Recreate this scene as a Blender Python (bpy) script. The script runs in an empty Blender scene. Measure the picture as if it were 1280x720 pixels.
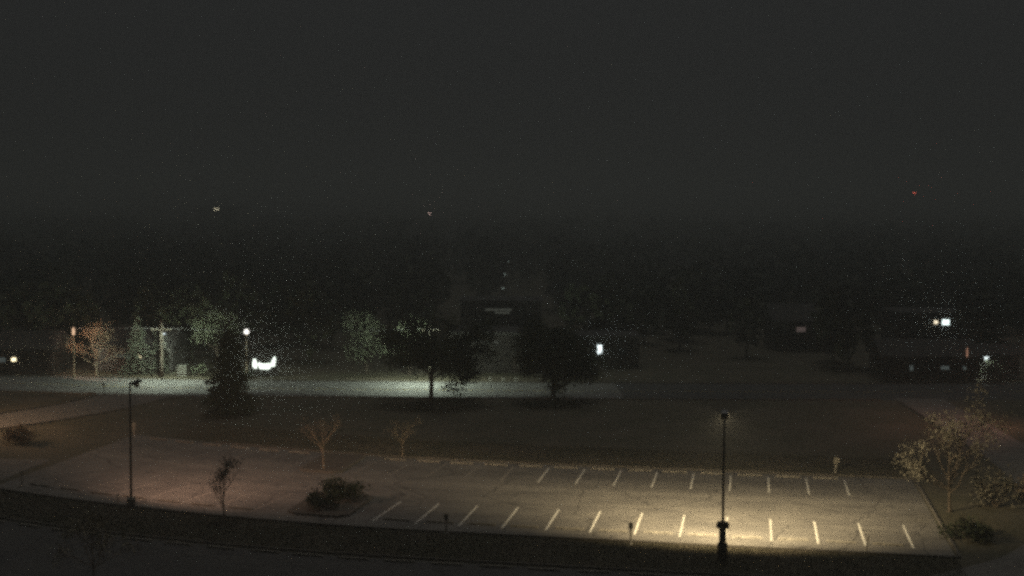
import bpy, math, random
import numpy as np
from mathutils import Vector, Matrix

# ------------------------------------------------------------------ camera, sky, added moonlight, exposure
S = bpy.context.scene
COL = S.collection
FOC, PITCH, ROLL, CAM_H, YAW = 1691.05, .0616, .0064, 20.5, .1767

cam = bpy.data.cameras.new('camera')
cam.sensor_width = 36.0
cam.lens = 36.0 * FOC / 1280.0
cam.clip_start = .5
cam.clip_end = 4000
camo = bpy.data.objects.new('camera', cam)
COL.objects.link(camo)
_D = Vector((0, math.cos(PITCH), -math.sin(PITCH)))
_U = Vector((0, math.sin(PITCH), math.cos(PITCH)))
_R = Vector((1, 0, 0))
_r = math.cos(ROLL) * _R + math.sin(ROLL) * _U
_u = math.cos(ROLL) * _U - math.sin(ROLL) * _R
camo.matrix_world = Matrix(((_r.x, _u.x, -_D.x, 0), (_r.y, _u.y, -_D.y, 0), (_r.z, _u.z, -_D.z, CAM_H), (0, 0, 0, 1)))
S.camera = camo

SUN_EL, SUN_AZ = math.radians(60), math.radians(4)
w = bpy.data.worlds.new('World')
S.world = w
w.use_nodes = True
wn, wl = w.node_tree.nodes, w.node_tree.links
wn.clear()
sky = wn.new('ShaderNodeTexSky')
sky.sky_type = 'NISHITA'
sky.sun_disc = False
sky.sun_elevation = SUN_EL
sky.sun_rotation = SUN_AZ
sky.air_density = 1.0
sky.dust_density = 3.0
hsv = wn.new('ShaderNodeHueSaturation')
hsv.inputs['Saturation'].default_value = .12
glow = wn.new('ShaderNodeMix')          # overcast night: even town glow on low cloud, a trace of the sky's own gradient
glow.data_type = 'RGBA'
glow.inputs['Factor'].default_value = .0016
glow.inputs['A'].default_value = (.0068, .0072, .0069, 1)
bg = wn.new('ShaderNodeBackground')
bg.inputs['Strength'].default_value = 1.0
wo = wn.new('ShaderNodeOutputWorld')
wl.new(sky.outputs[0], hsv.inputs['Color'])
wl.new(hsv.outputs[0], glow.inputs['B'])
wl.new(glow.outputs['Result'], bg.inputs['Color'])
wl.new(bg.outputs[0], wo.inputs['Surface'])

sl = bpy.data.lights.new('fill_moon', 'SUN')
sl.energy = .5  # no moon is known; added to lift the dark ground and haze
sl.angle = math.radians(25)
sl.color = (1, .98, .94)
so = bpy.data.objects.new('fill_moon', sl)
COL.objects.link(so)
_dir = Vector((math.sin(SUN_AZ) * math.cos(SUN_EL), math.cos(SUN_AZ) * math.cos(SUN_EL), math.sin(SUN_EL)))
so.rotation_euler = _dir.to_track_quat('Z', 'Y').to_euler()

S.view_settings.view_transform = 'Standard'
S.view_settings.look = 'None'
S.view_settings.exposure = 0
S.view_settings.gamma = 1
S.render.engine = 'CYCLES'
cy = S.cycles
cy.use_denoising = False                # a night camera's grain: leave the sampling noise in
cy.use_adaptive_sampling = True
cy.adaptive_threshold = .035
cy.adaptive_min_samples = 36
cy.max_bounces = 4
cy.diffuse_bounces = 2
cy.glossy_bounces = 2
cy.transmission_bounces = 3
cy.transparent_max_bounces = 8
cy.volume_bounces = 3
cy.caustics_reflective = False
cy.caustics_refractive = False
cy.sample_clamp_indirect = .03
cy.sample_clamp_direct = 3.0
cy.pixel_filter_type = 'BLACKMAN_HARRIS'
cy.filter_width = 3.2

HAZE_DENSITY, HAZE_ANISO = .004, .93
LAMP_RIGHT, LAMP_LEFT, LAMP_ROAD = 54000, 7200, 8000

# ------------------------------------------------------------------ helpers
rnd = random.Random(7)


def tag(o, label=None, cat=None, group=None, kind=None):
    if label: o['label'] = label
    if cat: o['category'] = cat
    if group: o['group'] = group
    if kind: o['kind'] = kind
    return o


def empty(name, loc, rz=0, parent=None):
    o = bpy.data.objects.new(name, None)
    o.empty_display_size = .3
    COL.objects.link(o)
    o.location = loc
    o.rotation_euler = (0, 0, rz)
    if parent: o.parent = parent
    return o


class MB:
    def __init__(self):
        self.v, self.f = [], []

    def box(self, c, s, rot=None, taper=1.0):
        n = len(self.v)
        for dz in (-.5, .5):
            k = taper if dz > 0 else 1
            for dx, dy in ((-.5, -.5), (.5, -.5), (.5, .5), (-.5, .5)):
                p = Vector((dx * s[0] * k, dy * s[1] * k, dz * s[2]))
                if rot is not None: p = rot @ p
                self.v.append((c[0] + p.x, c[1] + p.y, c[2] + p.z))
        self.f += [tuple(n + i for i in q) for q in ((0, 3, 2, 1), (4, 5, 6, 7), (0, 1, 5, 4), (1, 2, 6, 5), (2, 3, 7, 6), (3, 0, 4, 7))]
        return self

    def tube(self, pts, rad, n=6, cap=True):
        pts = [Vector(p) for p in pts]
        if not hasattr(rad, '__len__'): rad = [rad] * len(pts)
        b = len(self.v)
        for i, p in enumerate(pts):
            d = (pts[min(i + 1, len(pts) - 1)] - pts[max(i - 1, 0)])
            d = d.normalized() if d.length > 1e-9 else Vector((0, 0, 1))
            a = d.cross(Vector((0, 0, 1)) if abs(d.z) < .9 else Vector((1, 0, 0))).normalized()
            c = d.cross(a)
            for k in range(n):
                t = 2 * math.pi * k / n
                q = p + (a * math.cos(t) + c * math.sin(t)) * rad[i]
                self.v.append(q[:])
        for i in range(len(pts) - 1):
            for k in range(n):
                k2 = (k + 1) % n
                self.f.append((b + i * n + k, b + i * n + k2, b + (i + 1) * n + k2, b + (i + 1) * n + k))
        if cap:
            self.f.append(tuple(b + k for k in range(n))[::-1])
            self.f.append(tuple(b + (len(pts) - 1) * n + k for k in range(n)))
        return self

    def lathe(self, c, prof, n=16):
        return self.tube_z(c, prof, n)

    def tube_z(self, c, prof, n=16):
        b = len(self.v)
        for r, z in prof:
            for k in range(n):
                t = 2 * math.pi * k / n
                self.v.append((c[0] + r * math.cos(t), c[1] + r * math.sin(t), c[2] + z))
        for i in range(len(prof) - 1):
            for k in range(n):
                k2 = (k + 1) % n
                self.f.append((b + i * n + k, b + i * n + k2, b + (i + 1) * n + k2, b + (i + 1) * n + k))
        self.f.append(tuple(b + k for k in range(n))[::-1])
        self.f.append(tuple(b + (len(prof) - 1) * n + k for k in range(n)))
        return self

    def poly(self, pts):
        n = len(self.v)
        self.v += [tuple(p) for p in pts]
        self.f.append(tuple(range(n, n + len(pts))))
        return self

    def prism(self, pts, ex):
        """pts: closed outline (3D), ex: extrusion vector"""
        n, m = len(self.v), len(pts)
        self.v += [tuple(p) for p in pts] + [(p[0] + ex[0], p[1] + ex[1], p[2] + ex[2]) for p in pts]
        self.f.append(tuple(range(n, n + m))[::-1])
        self.f.append(tuple(range(n + m, n + 2 * m)))
        for i in range(m):
            j = (i + 1) % m
            self.f.append((n + i, n + j, n + m + j, n + m + i))
        return self

    def leaf(self, p, size, rg, flat=.0, asp=.55):
        n = Vector((rg.gauss(0, 1), rg.gauss(0, 1), rg.gauss(0, 1) + flat))
        n = n.normalized() if n.length > 1e-6 else Vector((0, 0, 1))
        a = n.orthogonal().normalized()
        a = (Matrix.Rotation(rg.uniform(0, 6.28), 3, n) @ a) * size * rg.uniform(.7, 1.3)
        b = n.cross(a) * asp
        p = Vector(p)
        m = len(self.v)
        self.v += [(p - a)[:], (p - a * .1 + b)[:], (p + a)[:], (p - a * .1 - b)[:]]
        self.f.append((m, m + 1, m + 2, m + 3))

    def mesh(self, name, smooth=False):
        me = bpy.data.meshes.new(name)
        me.from_pydata(self.v, [], self.f)
        if smooth: me.polygons.foreach_set('use_smooth', [True] * len(self.f))
        me.update()
        return me

    def build(self, name, mat, parent=None, loc=(0, 0, 0), rz=0, smooth=False):
        me = self.mesh(name, smooth)
        me.materials.append(mat)
        o = bpy.data.objects.new(name, me)
        COL.objects.link(o)
        o.location = loc
        o.rotation_euler = (0, 0, rz)
        if parent: o.parent = parent
        return o


def inst(name, me, parent=None, loc=(0, 0, 0), rz=0):
    o = bpy.data.objects.new(name, me)
    COL.objects.link(o)
    o.location = loc
    o.rotation_euler = (0, 0, rz)
    if parent: o.parent = parent
    return o


def rz3(a): return Matrix.Rotation(a, 3, 'Z')


# ------------------------------------------------------------------ materials
def mat(name, c1, c2=None, scale=4, rough=.85, bump=0, detail=6, spec=.2, coord='Object', c3=None, scale3=.3):
    m = bpy.data.materials.new(name)
    m.use_nodes = True
    nt = m.node_tree
    n, l = nt.nodes, nt.links
    p = n['Principled BSDF']
    p.inputs['Roughness'].default_value = rough
    p.inputs['Specular IOR Level'].default_value = spec
    if c2 is None:
        c2 = tuple(x * .75 for x in c1)
    tc = n.new('ShaderNodeTexCoord')
    nz = n.new('ShaderNodeTexNoise')
    nz.inputs['Scale'].default_value = scale
    nz.inputs['Detail'].default_value = detail
    nz.inputs['Roughness'].default_value = .6
    l.new(tc.outputs[coord], nz.inputs['Vector'])
    rp = n.new('ShaderNodeValToRGB')
    rp.color_ramp.elements[0].position = .33
    rp.color_ramp.elements[1].position = .67
    rp.color_ramp.elements[0].color = (*c1, 1)
    rp.color_ramp.elements[1].color = (*c2, 1)
    l.new(nz.outputs['Fac'], rp.inputs['Fac'])
    out = rp.outputs['Color']
    if c3 is not None:
        n3 = n.new('ShaderNodeTexNoise')
        n3.inputs['Scale'].default_value = scale3
        n3.inputs['Detail'].default_value = 5
        l.new(tc.outputs[coord], n3.inputs['Vector'])
        r3 = n.new('ShaderNodeValToRGB')
        r3.color_ramp.elements[0].position = .42
        r3.color_ramp.elements[1].position = .62
        l.new(n3.outputs['Fac'], r3.inputs['Fac'])
        mx = n.new('ShaderNodeMix')
        mx.data_type = 'RGBA'
        l.new(r3.outputs['Color'], mx.inputs['Factor'])
        l.new(out, mx.inputs['A'])
        mx.inputs['B'].default_value = (*c3, 1)
        out = mx.outputs['Result']
    l.new(out, p.inputs['Base Color'])
    if bump:
        b = n.new('ShaderNodeBump')
        b.inputs['Strength'].default_value = bump
        b.inputs['Distance'].default_value = .03
        l.new(nz.outputs['Fac'], b.inputs['Height'])
        l.new(b.outputs['Normal'], p.inputs['Normal'])
    return m


def emit(name, col, strength, sample=False, dim=None):
    m = bpy.data.materials.new(name)
    m.use_nodes = True
    n, l = m.node_tree.nodes, m.node_tree.links
    n.clear()
    e = n.new('ShaderNodeEmission')
    e.inputs['Color'].default_value = (*col, 1)
    e.inputs['Strength'].default_value = strength
    o = n.new('ShaderNodeOutputMaterial')
    l.new(e.outputs[0], o.inputs['Surface'])
    if not sample: m.cycles.emission_sampling = 'NONE'
    return m


def asphalt(name, base, worn, dark, bands=()):
    """old asphalt: aggregate speckle, patches, cracks, oil stains; bands = worn lanes along u at given v"""
    m = bpy.data.materials.new(name)
    m.use_nodes = True
    n, l = m.node_tree.nodes, m.node_tree.links
    p = n['Principled BSDF']
    p.inputs['Roughness'].default_value = .88
    p.inputs['Specular IOR Level'].default_value = .25
    uv = n.new('ShaderNodeUVMap')

    def noise(sc, det=5, stretch=None):
        nz = n.new('ShaderNodeTexNoise')
        nz.inputs['Scale'].default_value = sc
        nz.inputs['Detail'].default_value = det
        if stretch:
            mp = n.new('ShaderNodeMapping')
            mp.inputs['Scale'].default_value = stretch
            l.new(uv.outputs[0], mp.inputs['Vector'])
            l.new(mp.outputs[0], nz.inputs['Vector'])
        else:
            l.new(uv.outputs[0], nz.inputs['Vector'])
        return nz.outputs['Fac']

    def ramp(src, a, b):
        r = n.new('ShaderNodeMapRange')
        r.inputs['From Min'].default_value = a
        r.inputs['From Max'].default_value = b
        l.new(src, r.inputs['Value'])
        return r.outputs[0]

    def mix(fac, a, b, k=1.0):
        x = n.new('ShaderNodeMix')
        x.data_type = 'RGBA'
        if k != 1.0:
            mm = n.new('ShaderNodeMath')
            mm.operation = 'MULTIPLY'
            l.new(fac, mm.inputs[0])
            mm.inputs[1].default_value = k
            fac = mm.outputs[0]
        l.new(fac, x.inputs['Factor'])
        if isinstance(a, tuple): x.inputs['A'].default_value = (*a, 1)
        else: l.new(a, x.inputs['A'])
        if isinstance(b, tuple): x.inputs['B'].default_value = (*b, 1)
        else: l.new(b, x.inputs['B'])
        return x.outputs['Result']
    col = mix(ramp(noise(.35, 6), .35, .65), base, worn, .55)
    # long wear streaks along the lane direction
    col = mix(ramp(noise(1.0, 4, (.12, 2.2, 1)), .45, .7), col, worn, .6)
    sep = n.new('ShaderNodeSeparateXYZ')
    l.new(uv.outputs[0], sep.inputs[0])
    for (vc, half, k) in bands:
        d = n.new('ShaderNodeMath'); d.operation = 'SUBTRACT'
        l.new(sep.outputs['Y'], d.inputs[0]); d.inputs[1].default_value = vc
        a = n.new('ShaderNodeMath'); a.operation = 'ABSOLUTE'
        l.new(d.outputs[0], a.inputs[0])
        r = n.new('ShaderNodeMapRange'); r.interpolation_type = 'SMOOTHSTEP'
        r.inputs['From Min'].default_value = half; r.inputs['From Max'].default_value = 0
        l.new(a.outputs[0], r.inputs['Value'])
        col = mix(r.outputs[0], col, worn if k > 0 else dark, abs(k))
    col = mix(ramp(noise(.9, 5), .60, .72), col, dark, .5)          # stains
    col = mix(ramp(noise(14, 3), .55, .75), col, dark, .35)         # aggregate
    vo = n.new('ShaderNodeTexVoronoi')
    vo.feature = 'DISTANCE_TO_EDGE'
    vo.inputs['Scale'].default_value = .16
    nzv = n.new('ShaderNodeTexNoise'); nzv.inputs['Scale'].default_value = .8; nzv.inputs['Detail'].default_value = 5
    l.new(uv.outputs[0], nzv.inputs['Vector'])
    ad = n.new('ShaderNodeMix'); ad.data_type = 'RGBA'; ad.blend_type = 'ADD'
    ad.inputs['Factor'].default_value = 1
    l.new(uv.outputs[0], ad.inputs['A']); l.new(nzv.outputs['Color'], ad.inputs['B'])
    l.new(ad.outputs['Result'], vo.inputs['Vector'])
    col = mix(ramp(vo.outputs['Distance'], .012, .004), col, dark, .8)
    l.new(col, p.inputs['Base Color'])
    b = n.new('ShaderNodeBump')
    b.inputs['Strength'].default_value = .35
    b.inputs['Distance'].default_value = .02
    l.new(noise(20, 4), b.inputs['Height'])
    l.new(b.outputs[0], p.inputs['Normal'])
    return m


M = {}
M['lawn'] = mat('lawn', (.062, .059, .039), (.092, .083, .058), 2.2, .95, .6, 9, .1, c3=(.10, .088, .064), scale3=.22)
M['lot'] = asphalt('lot_asphalt', (.105, .098, .088), (.185, .172, .15), (.05, .047, .043),
                   bands=((91.2, 1.0, .35), (95.6, 1.3, .75), (86.2, 1.6, -.22), (100.6, 1.9, -.3)))
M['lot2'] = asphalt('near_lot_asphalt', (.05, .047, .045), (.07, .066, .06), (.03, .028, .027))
M['road'] = asphalt('road_asphalt', (.12, .12, .115), (.17, .17, .16), (.06, .06, .058))
M['road_unlit_tone'] = asphalt('unlit_tone_asphalt', (.04, .04, .04), (.055, .055, .053), (.028, .028, .028))  # road asphalt darkened to paint in the missing lamp light
M['drive'] = asphalt('drive_asphalt', (.12, .11, .098), (.16, .15, .13), (.06, .056, .05))
M['paint'] = mat('worn_white_paint', (.72, .70, .62), (.42, .40, .35), 3.5, .75, .1, 8)
M['paint_dull'] = mat('dull_white_paint', (.30, .275, .235), (.15, .138, .12), 2.2, .85, .1, 8)
M['yellow_paint'] = mat('worn_yellow_paint', (.5, .36, .07), (.3, .23, .07), 2.5, .75, .1, 8)
M['concrete'] = mat('concrete', (.36, .34, .30), (.24, .225, .20), 3, .9, .3)
M['kerb'] = mat('dirty_kerb_concrete', (.15, .135, .115), (.10, .092, .078), 2, .95, .3)
M['stop'] = mat('wheel_stop_concrete', (.30, .275, .23), (.20, .185, .155), 5, .9, .3)
M['dark_metal'] = mat('dark_bronze_metal', (.018, .016, .014), (.03, .027, .024), 9, .5, .05, spec=.4)
M['baffle'] = mat('black_baffle', (.006, .006, .006), (.004, .004, .004), 9, .9, spec=.05)
M['post_paint'] = mat('pale_post_paint', (.66, .62, .54), (.5, .47, .41), 9, .7)
M['galv'] = mat('galvanised_steel', (.42, .41, .38), (.30, .29, .27), 12, .5, .05, spec=.5)
M['sign_back'] = mat('dark_sign_back', (.03, .035, .03), (.05, .05, .045), 8, .6)
M['sign_pale'] = mat('pale_sign_face', (.62, .58, .48), (.5, .46, .38), 6, .6)
M['wood'] = mat('weathered_pole_wood', (.30, .27, .22), (.19, .165, .13), 6, .9, .5)
M['wire'] = mat('wire', (.12, .12, .12), (.09, .09, .09), 3, .5)
M['ceramic'] = mat('insulator_glaze', (.45, .43, .40), (.35, .33, .3), 9, .3)
M['bark'] = mat('bark', (.10, .08, .06), (.06, .048, .038), 9, .95, .6)
M['bark_pale'] = mat('pale_bark', (.32, .26, .19), (.22, .17, .12), 9, .95, .5)
M['leaf_dark'] = mat('dark_evergreen_foliage', (.03, .038, .022), (.05, .06, .034), 1.1, .8)
M['leaf_mid'] = mat('deciduous_foliage', (.035, .05, .02), (.06, .075, .03), .8, .8)
M['leaf_green'] = mat('green_foliage', (.075, .088, .058), (.11, .12, .08), .8, .8)
M['leaf_conifer'] = mat('conifer_needles', (.085, .098, .072), (.125, .135, .10), .9, .8)
M['leaf_brown'] = mat('dry_brown_foliage', (.24, .17, .11), (.16, .12, .08), .9, .85)
M['leaf_pale'] = mat('pale_dry_foliage', (.34, .30, .20), (.24, .21, .14), .9, .85)
M['leaf_tan'] = mat('thin_tan_foliage', (.135, .125, .098), (.095, .088, .068), .9, .85)
M['wood_mass'] = mat('woodland_foliage', (.05, .058, .036), (.085, .09, .056), .15, .9)
M['hill'] = mat('hill_ground', (.02, .024, .015), (.035, .037, .022), .05, .95)
M['wall_brick'] = mat('dark_brown_brick_wall', (.034, .029, .026), (.025, .022, .020), 5, .9, .3)
M['wall_pale'] = mat('grey_siding_wall', (.11, .105, .10), (.085, .08, .075), 2, .8, .1)
M['roofing'] = mat('dark_roof_shingle', (.04, .038, .036), (.06, .056, .052), 3, .9, .4)
M['frame'] = mat('dark_window_frame', (.05, .048, .045), (.04, .038, .036), 6, .6)
M['doorpaint'] = mat('door_paint', (.03, .024, .02), (.04, .03, .025), 6, .6)
M['soil'] = mat('mulch_soil', (.07, .06, .048), (.10, .085, .068), 6, .95, .6)
M['cabinet'] = mat('pale_cabinet_paint', (.32, .33, .29), (.26, .27, .24), 5, .6)
M['glass_dark'] = mat('dark_window_glass', (.02, .022, .024), (.03, .032, .034), 1, .12, spec=.5)
M['lens_warm'] = emit('sodium_lens', (1, .72, .40), 40)
M['lens_white'] = emit('white_lens', (.92, 1, .85), 45)
M['lens_bowl'] = emit('street_lamp_bowl', (.86, 1, 1), 2.2)
M['globe'] = emit('white_globe', (1, .96, .88), 14)
M['globe_orange'] = emit('orange_lantern', (1, .64, .40), 1.5)
M['globe_orange_dim'] = emit('dim_orange_lantern', (1, .52, .34), .42)
M['sign_white'] = emit('backlit_white_panel', (.90, 1, .88), 3)
M['win_white'] = emit('bright_white_window', (.88, 1, 1), 2.6)
M['win_warm'] = emit('warm_lit_window', (1, .85, .52), 4.5)
M['win_cool_dim'] = emit('dim_cool_window', (.82, 1, .95), .10)
M['win_eave_dim'] = emit('dim_window_eave', (.95, 1, .82), .085)
M['win_pink'] = emit('dim_pink_window', (1, .75, .68), .12)
M['flood'] = emit('floodlight_lens', (.85, 1, .97), 4)
M['flood_warm'] = emit('warm_floodlight_lens', (1, .86, .62), 2.4)
M['far_warm'] = emit('far_lit_window', (1, .9, .62), 26)
M['far_pink'] = emit('far_pink_lamp', (1, .68, .6), 9)
M['far_lamp'] = emit('far_street_lamp', (.8, 1, .9), .45)
M['beacon'] = emit('red_beacon', (1, .16, .10), 14)

# ------------------------------------------------------------------ the lot's own frame: u along the rows, v away from the camera
CU, SU = math.cos(YAW), math.sin(YAW)


def bend(u): return .005 * max(0.0, -18 - u) ** 2


def LW(u, v, z=0.0):
    v = v + bend(u)
    return (u * CU + v * SU, -u * SU + v * CU, z)


def along(u):                       # heading of a row at u
    d = -.01 * max(0.0, -18 - u)
    return -YAW + math.atan(d)


def sheet(name, pts_uvw, mat_, cols, kind='structure', uvs=None):
    """grid sheet from rows of points (rows x cols)"""
    rows = len(pts_uvw)
    me = bpy.data.meshes.new(name)
    vs = [p for r in pts_uvw for p in r]
    fs = [(i * cols + j, i * cols + j + 1, (i + 1) * cols + j + 1, (i + 1) * cols + j) for i in range(rows - 1) for j in range(cols - 1)]
    me.from_pydata(vs, [], fs)
    lay = me.uv_layers.new(name='UVMap')
    fl = [q for r in (uvs or pts_uvw) for q in r]
    for lp in me.loops:
        q = fl[lp.vertex_index]
        lay.data[lp.index].uv = (q[0], q[1])
    me.materials.append(mat_)
    o = bpy.data.objects.new(name, me)
    COL.objects.link(o)
    if kind: o['kind'] = kind
    return o


def lin(a, b, n): return [a + (b - a) * i / (n - 1) for i in range(n)]


# ------------------------------------------------------------------ setting
g = MB()
NX, NY = 40, 36
xs = lin(-690, 690, NX)
ys = [-45 + 1290 * (i / (NY - 1)) ** 1.6 for i in range(NY)]
sheet('ground', [[(x, y, 0.0) for x in xs] for y in ys], M['lawn'], NX)

# low wooded hills that close the view
hx = lin(-680, 680, 90)
rows = []
for j, y in enumerate(lin(960, 1235, 9)):
    prof = math.sin(math.pi * min(1, j / 5.5) / 2) if j < 6 else 1 - .1 * (j - 5)
    rows.append([(x, y, .02 + prof * max(2, (9 + 5.5 * math.sin(x * .006 + 2.2) + 2.5 * math.sin(x * .023) + .008 * x))) for x in hx])
tag(sheet('hill', rows, M['hill'], 90))

US = lin(-53.5, 12.0, 66)
VS = [81.6, 83, 84.5, 86, 88, 90, 92, 94, 96, 98, 100, 102, 103.5, 104.6]
lot = sheet('parking_lot', [[LW(u, v, .008) for u in US] for v in VS], M['lot'], len(US), uvs=[[(u, v) for u in US] for v in VS])
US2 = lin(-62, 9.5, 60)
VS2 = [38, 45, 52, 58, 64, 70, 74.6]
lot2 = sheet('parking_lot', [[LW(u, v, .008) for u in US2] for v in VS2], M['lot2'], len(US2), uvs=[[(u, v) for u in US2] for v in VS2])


def strip(name, path, width, mat_, z=.008, n=40, flare=None):
    """smooth ribbon through world points"""
    P = [Vector((p[0], p[1])) for p in path]
    pts = []
    for k in range(n):
        t = k / (n - 1) * (len(P) - 1)
        i = min(int(t), len(P) - 2)
        f = t - i
        p0, p1, p2, p3 = P[max(i - 1, 0)], P[i], P[i + 1], P[min(i + 2, len(P) - 1)]
        q = .5 * ((2 * p1) + (p2 - p0) * f + (2 * p0 - 5 * p1 + 4 * p2 - p3) * f * f + (3 * p1 - p0 - 3 * p2 + p3) * f ** 3)
        pts.append(q)
    L, R_, s = [], [], 0
    uvr, left, right = [], [], []
    for k, q in enumerate(pts):
        d = (pts[min(k + 1, n - 1)] - pts[max(k - 1, 0)]).normalized()
        nn = Vector((-d.y, d.x))
        w_ = width if flare is None else flare(k / (n - 1)) * width
        if k: s += (q - pts[k - 1]).length
        row = [q + nn * w_ * a for a in (-.5, -.17, .17, .5)]
        L.append([(r.x, r.y, z) for r in row])
        uvr.append([(s, a * w_) for a in (-.5, -.17, .17, .5)])
        left.append(row[3]); right.append(row[0])
    o = sheet(name, L, mat_, 4, uvs=uvr)
    return o, left, right


road, rdN, rdS = strip('road', [(-260, 176), (-150, 166), (-58, 152.2), (-40, 149.2), (-14, 148.6), (12, 148.5)], 13.2, M['road'], z=.008, n=60)
road_unlit_tone, rdN2, rdS2 = strip('road', [(12, 148.5), (30, 148.9), (60, 151), (150, 163), (260, 182)], 13.2, M['road_unlit_tone'], z=.008, n=40)   # darker colour stands in for the unlit right stretch
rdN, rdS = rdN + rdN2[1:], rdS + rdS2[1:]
drv, drvL, drvR = strip('driveway', [(-39.5, 143.3), (-40.6, 139), (-43, 132.5), (-47, 126), (-53, 118), (-54, 109), (-47, 104), (-37, 102.5)], 8.0, M['drive'], z=.014, n=50,
                        flare=lambda t: 1 + .55 * max(0, 1 - t / .09) ** 1.5)
side, sdL, sdR = strip('driveway', [(43.6, 144), (43.0, 132), (42.2, 120), (40.8, 104), (38, 89), (32, 78), (23.5, 71), (12, 62)], 5.2, M['drive'], z=.014, n=50)

# kerbs, one run each
def kerb(name, pts, w_=.16, h_=.13):
    m = MB()
    n = len(pts)
    ring = []
    for k in range(n):
        a = Vector(pts[max(k - 1, 0)]); b = Vector(pts[min(k + 1, n - 1)])
        d = (b - a).normalized()
        nn = Vector((-d.y, d.x)) * w_ / 2
        p = Vector(pts[k])
        ring.append([(p.x - nn.x, p.y - nn.y, -.02), (p.x + nn.x, p.y + nn.y, -.02), (p.x + nn.x * .8, p.y + nn.y * .8, h_), (p.x - nn.x * .8, p.y - nn.y * .8, h_)])
    for k in range(n - 1):
        b = len(m.v)
        m.v += ring[k] + ring[k + 1]
        m.f += [(b + 1, b, b + 4, b + 5), (b + 2, b + 1, b + 5, b + 6), (b + 3, b + 2, b + 6, b + 7), (b, b + 3, b + 7, b + 4)]
    m.f += [(0, 1, 2, 3), (len(m.v) - 1, len(m.v) - 2, len(m.v) - 3, len(m.v) - 4)]
    o = m.build(name, M['kerb'])
    o['kind'] = 'structure'
    return o


kerb('kerb', [LW(u, 81.4)[:2] for u in lin(-53.5, 12.2, 60)])
kerb('kerb', [LW(u, 104.8)[:2] for u in lin(-45, 12.2, 50)])
kerb('kerb', [LW(12.2, v)[:2] for v in lin(81.4, 104.8, 14)])
kerb('kerb', [LW(u, 74.9)[:2] for u in lin(-60, 9.5, 60)])
kerb('kerb', [(p.x, p.y) for p in rdN if -140 < p.x < 140])
kerb('kerb', [(p.x, p.y) for p in rdS if -140 < p.x < -44.6])
kerb('kerb', [(p.x, p.y) for p in rdS if -34.2 < p.x < 41])
kerb('kerb', [(p.x, p.y) for p in drvL[:40]])
kerb('kerb', [(p.x, p.y) for p in drvR[:38]])
kerb('kerb', [(p.x, p.y) for p in sdR[2:22]])

# painted lines: parts of the lot
W0, U0 = 2.8, -18.2258


def line_mesh(L, wd=.11):
    m = MB().box((0, 0, .0015), (wd, L, .003))
    me = m.mesh('painted_line')
    me.materials.append(M['paint'])
    return me


LN, LF = line_mesh(6.0, .13), line_mesh(5.8, .12)
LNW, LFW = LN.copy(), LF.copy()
for me_ in (LNW, LFW): me_.materials[0] = M['paint_dull']          # duller paint on the left half
near_us = [U0 + k * W0 for k in range(-12, 11)]
far_us = [U0 + k * W0 for k in range(-12, 10)]
ISL, ISLF = (-30.2, -25.8), (-34.2, -30.6)
for u in near_us:
    if ISL[0] < u < ISL[1]: continue
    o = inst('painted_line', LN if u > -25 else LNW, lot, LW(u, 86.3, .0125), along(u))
for u in far_us:
    if ISLF[0] < u < ISLF[1]: continue
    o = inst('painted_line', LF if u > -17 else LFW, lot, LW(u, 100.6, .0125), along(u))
# centre line of the road
CLM = MB().box((0, 0, .0015), (3.0, .12, .003)).mesh('centre_line')
CLM.materials.append(M['yellow_paint'])
mid = [(a + b) / 2 for a, b in zip(rdN, rdS)]
for k in range(0, len(mid) - 1):
    if -70 < mid[k].x < 75:
        d = mid[k + 1] - mid[k]
        inst('centre_line', CLM, road, (mid[k].x, mid[k].y, .0125), math.atan2(d.y, d.x))


# wheel stops
def stop_mesh():
    m = MB()
    L, ch = 1.85, .05
    prof = [(-.085, 0), (.085, 0), (.062, .115), (-.062, .115)]
    xs_ = [-L / 2, -L / 2 + ch, -.62, -.60, -.42, -.40, .40, .42, .60, .62, L / 2 - ch, L / 2]
    hs = [.55, 1, 1, .99, .99, 1, 1, .99, .99, 1, 1, .55]
    lift = [0, 0, 0, .035, .035, 0, 0, .035, .035, 0, 0, 0]        # drainage notches underneath
    for x, h_, lf in zip(xs_, hs, lift):
        for (yy, zz) in prof:
            m.v.append((x, yy, zz * h_ if zz else lf))
    n = len(xs_)
    for i in range(n - 1):
        for k in range(4):
            k2 = (k + 1) % 4
            m.f.append((i * 4 + k, i * 4 + k2, (i + 1) * 4 + k2, (i + 1) * 4 + k))
    m.f.append((3, 2, 1, 0))
    b = (n - 1) * 4
    m.f.append((b, b + 1, b + 2, b + 3))
    me = m.mesh('wheel_stop')
    me.materials.append(M['stop'])
    return me


ORD = ['first', 'second', 'third', 'fourth', 'fifth', 'sixth', 'seventh', 'eighth', 'ninth', 'tenth', 'eleventh', 'twelfth', 'thirteenth', 'fourteenth',
       'fifteenth', 'sixteenth', 'seventeenth', 'eighteenth', 'nineteenth', 'twentieth', 'twenty-first', 'twenty-second', 'twenty-third', 'twenty-fourth']
SM = stop_mesh()


def stops(us, v, what, group):
    us = sorted(us, reverse=True)
    for i, u in enumerate(us):
        o = inst('wheel_stop', SM, None, LW(u + rnd.uniform(-.08, .08), v + rnd.uniform(-.06, .06), .010), along(u) + rnd.gauss(0, .012))
        tag(o, 'low concrete wheel stop, %s from right in %s' % (ORD[i], what), 'wheel stop', group)


def mids(us, isl): return [(a + b) / 2 for a, b in zip(us[:-1], us[1:]) if not (isl[0] - 1 < (a + b) / 2 < isl[1] + 1)]


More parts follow.
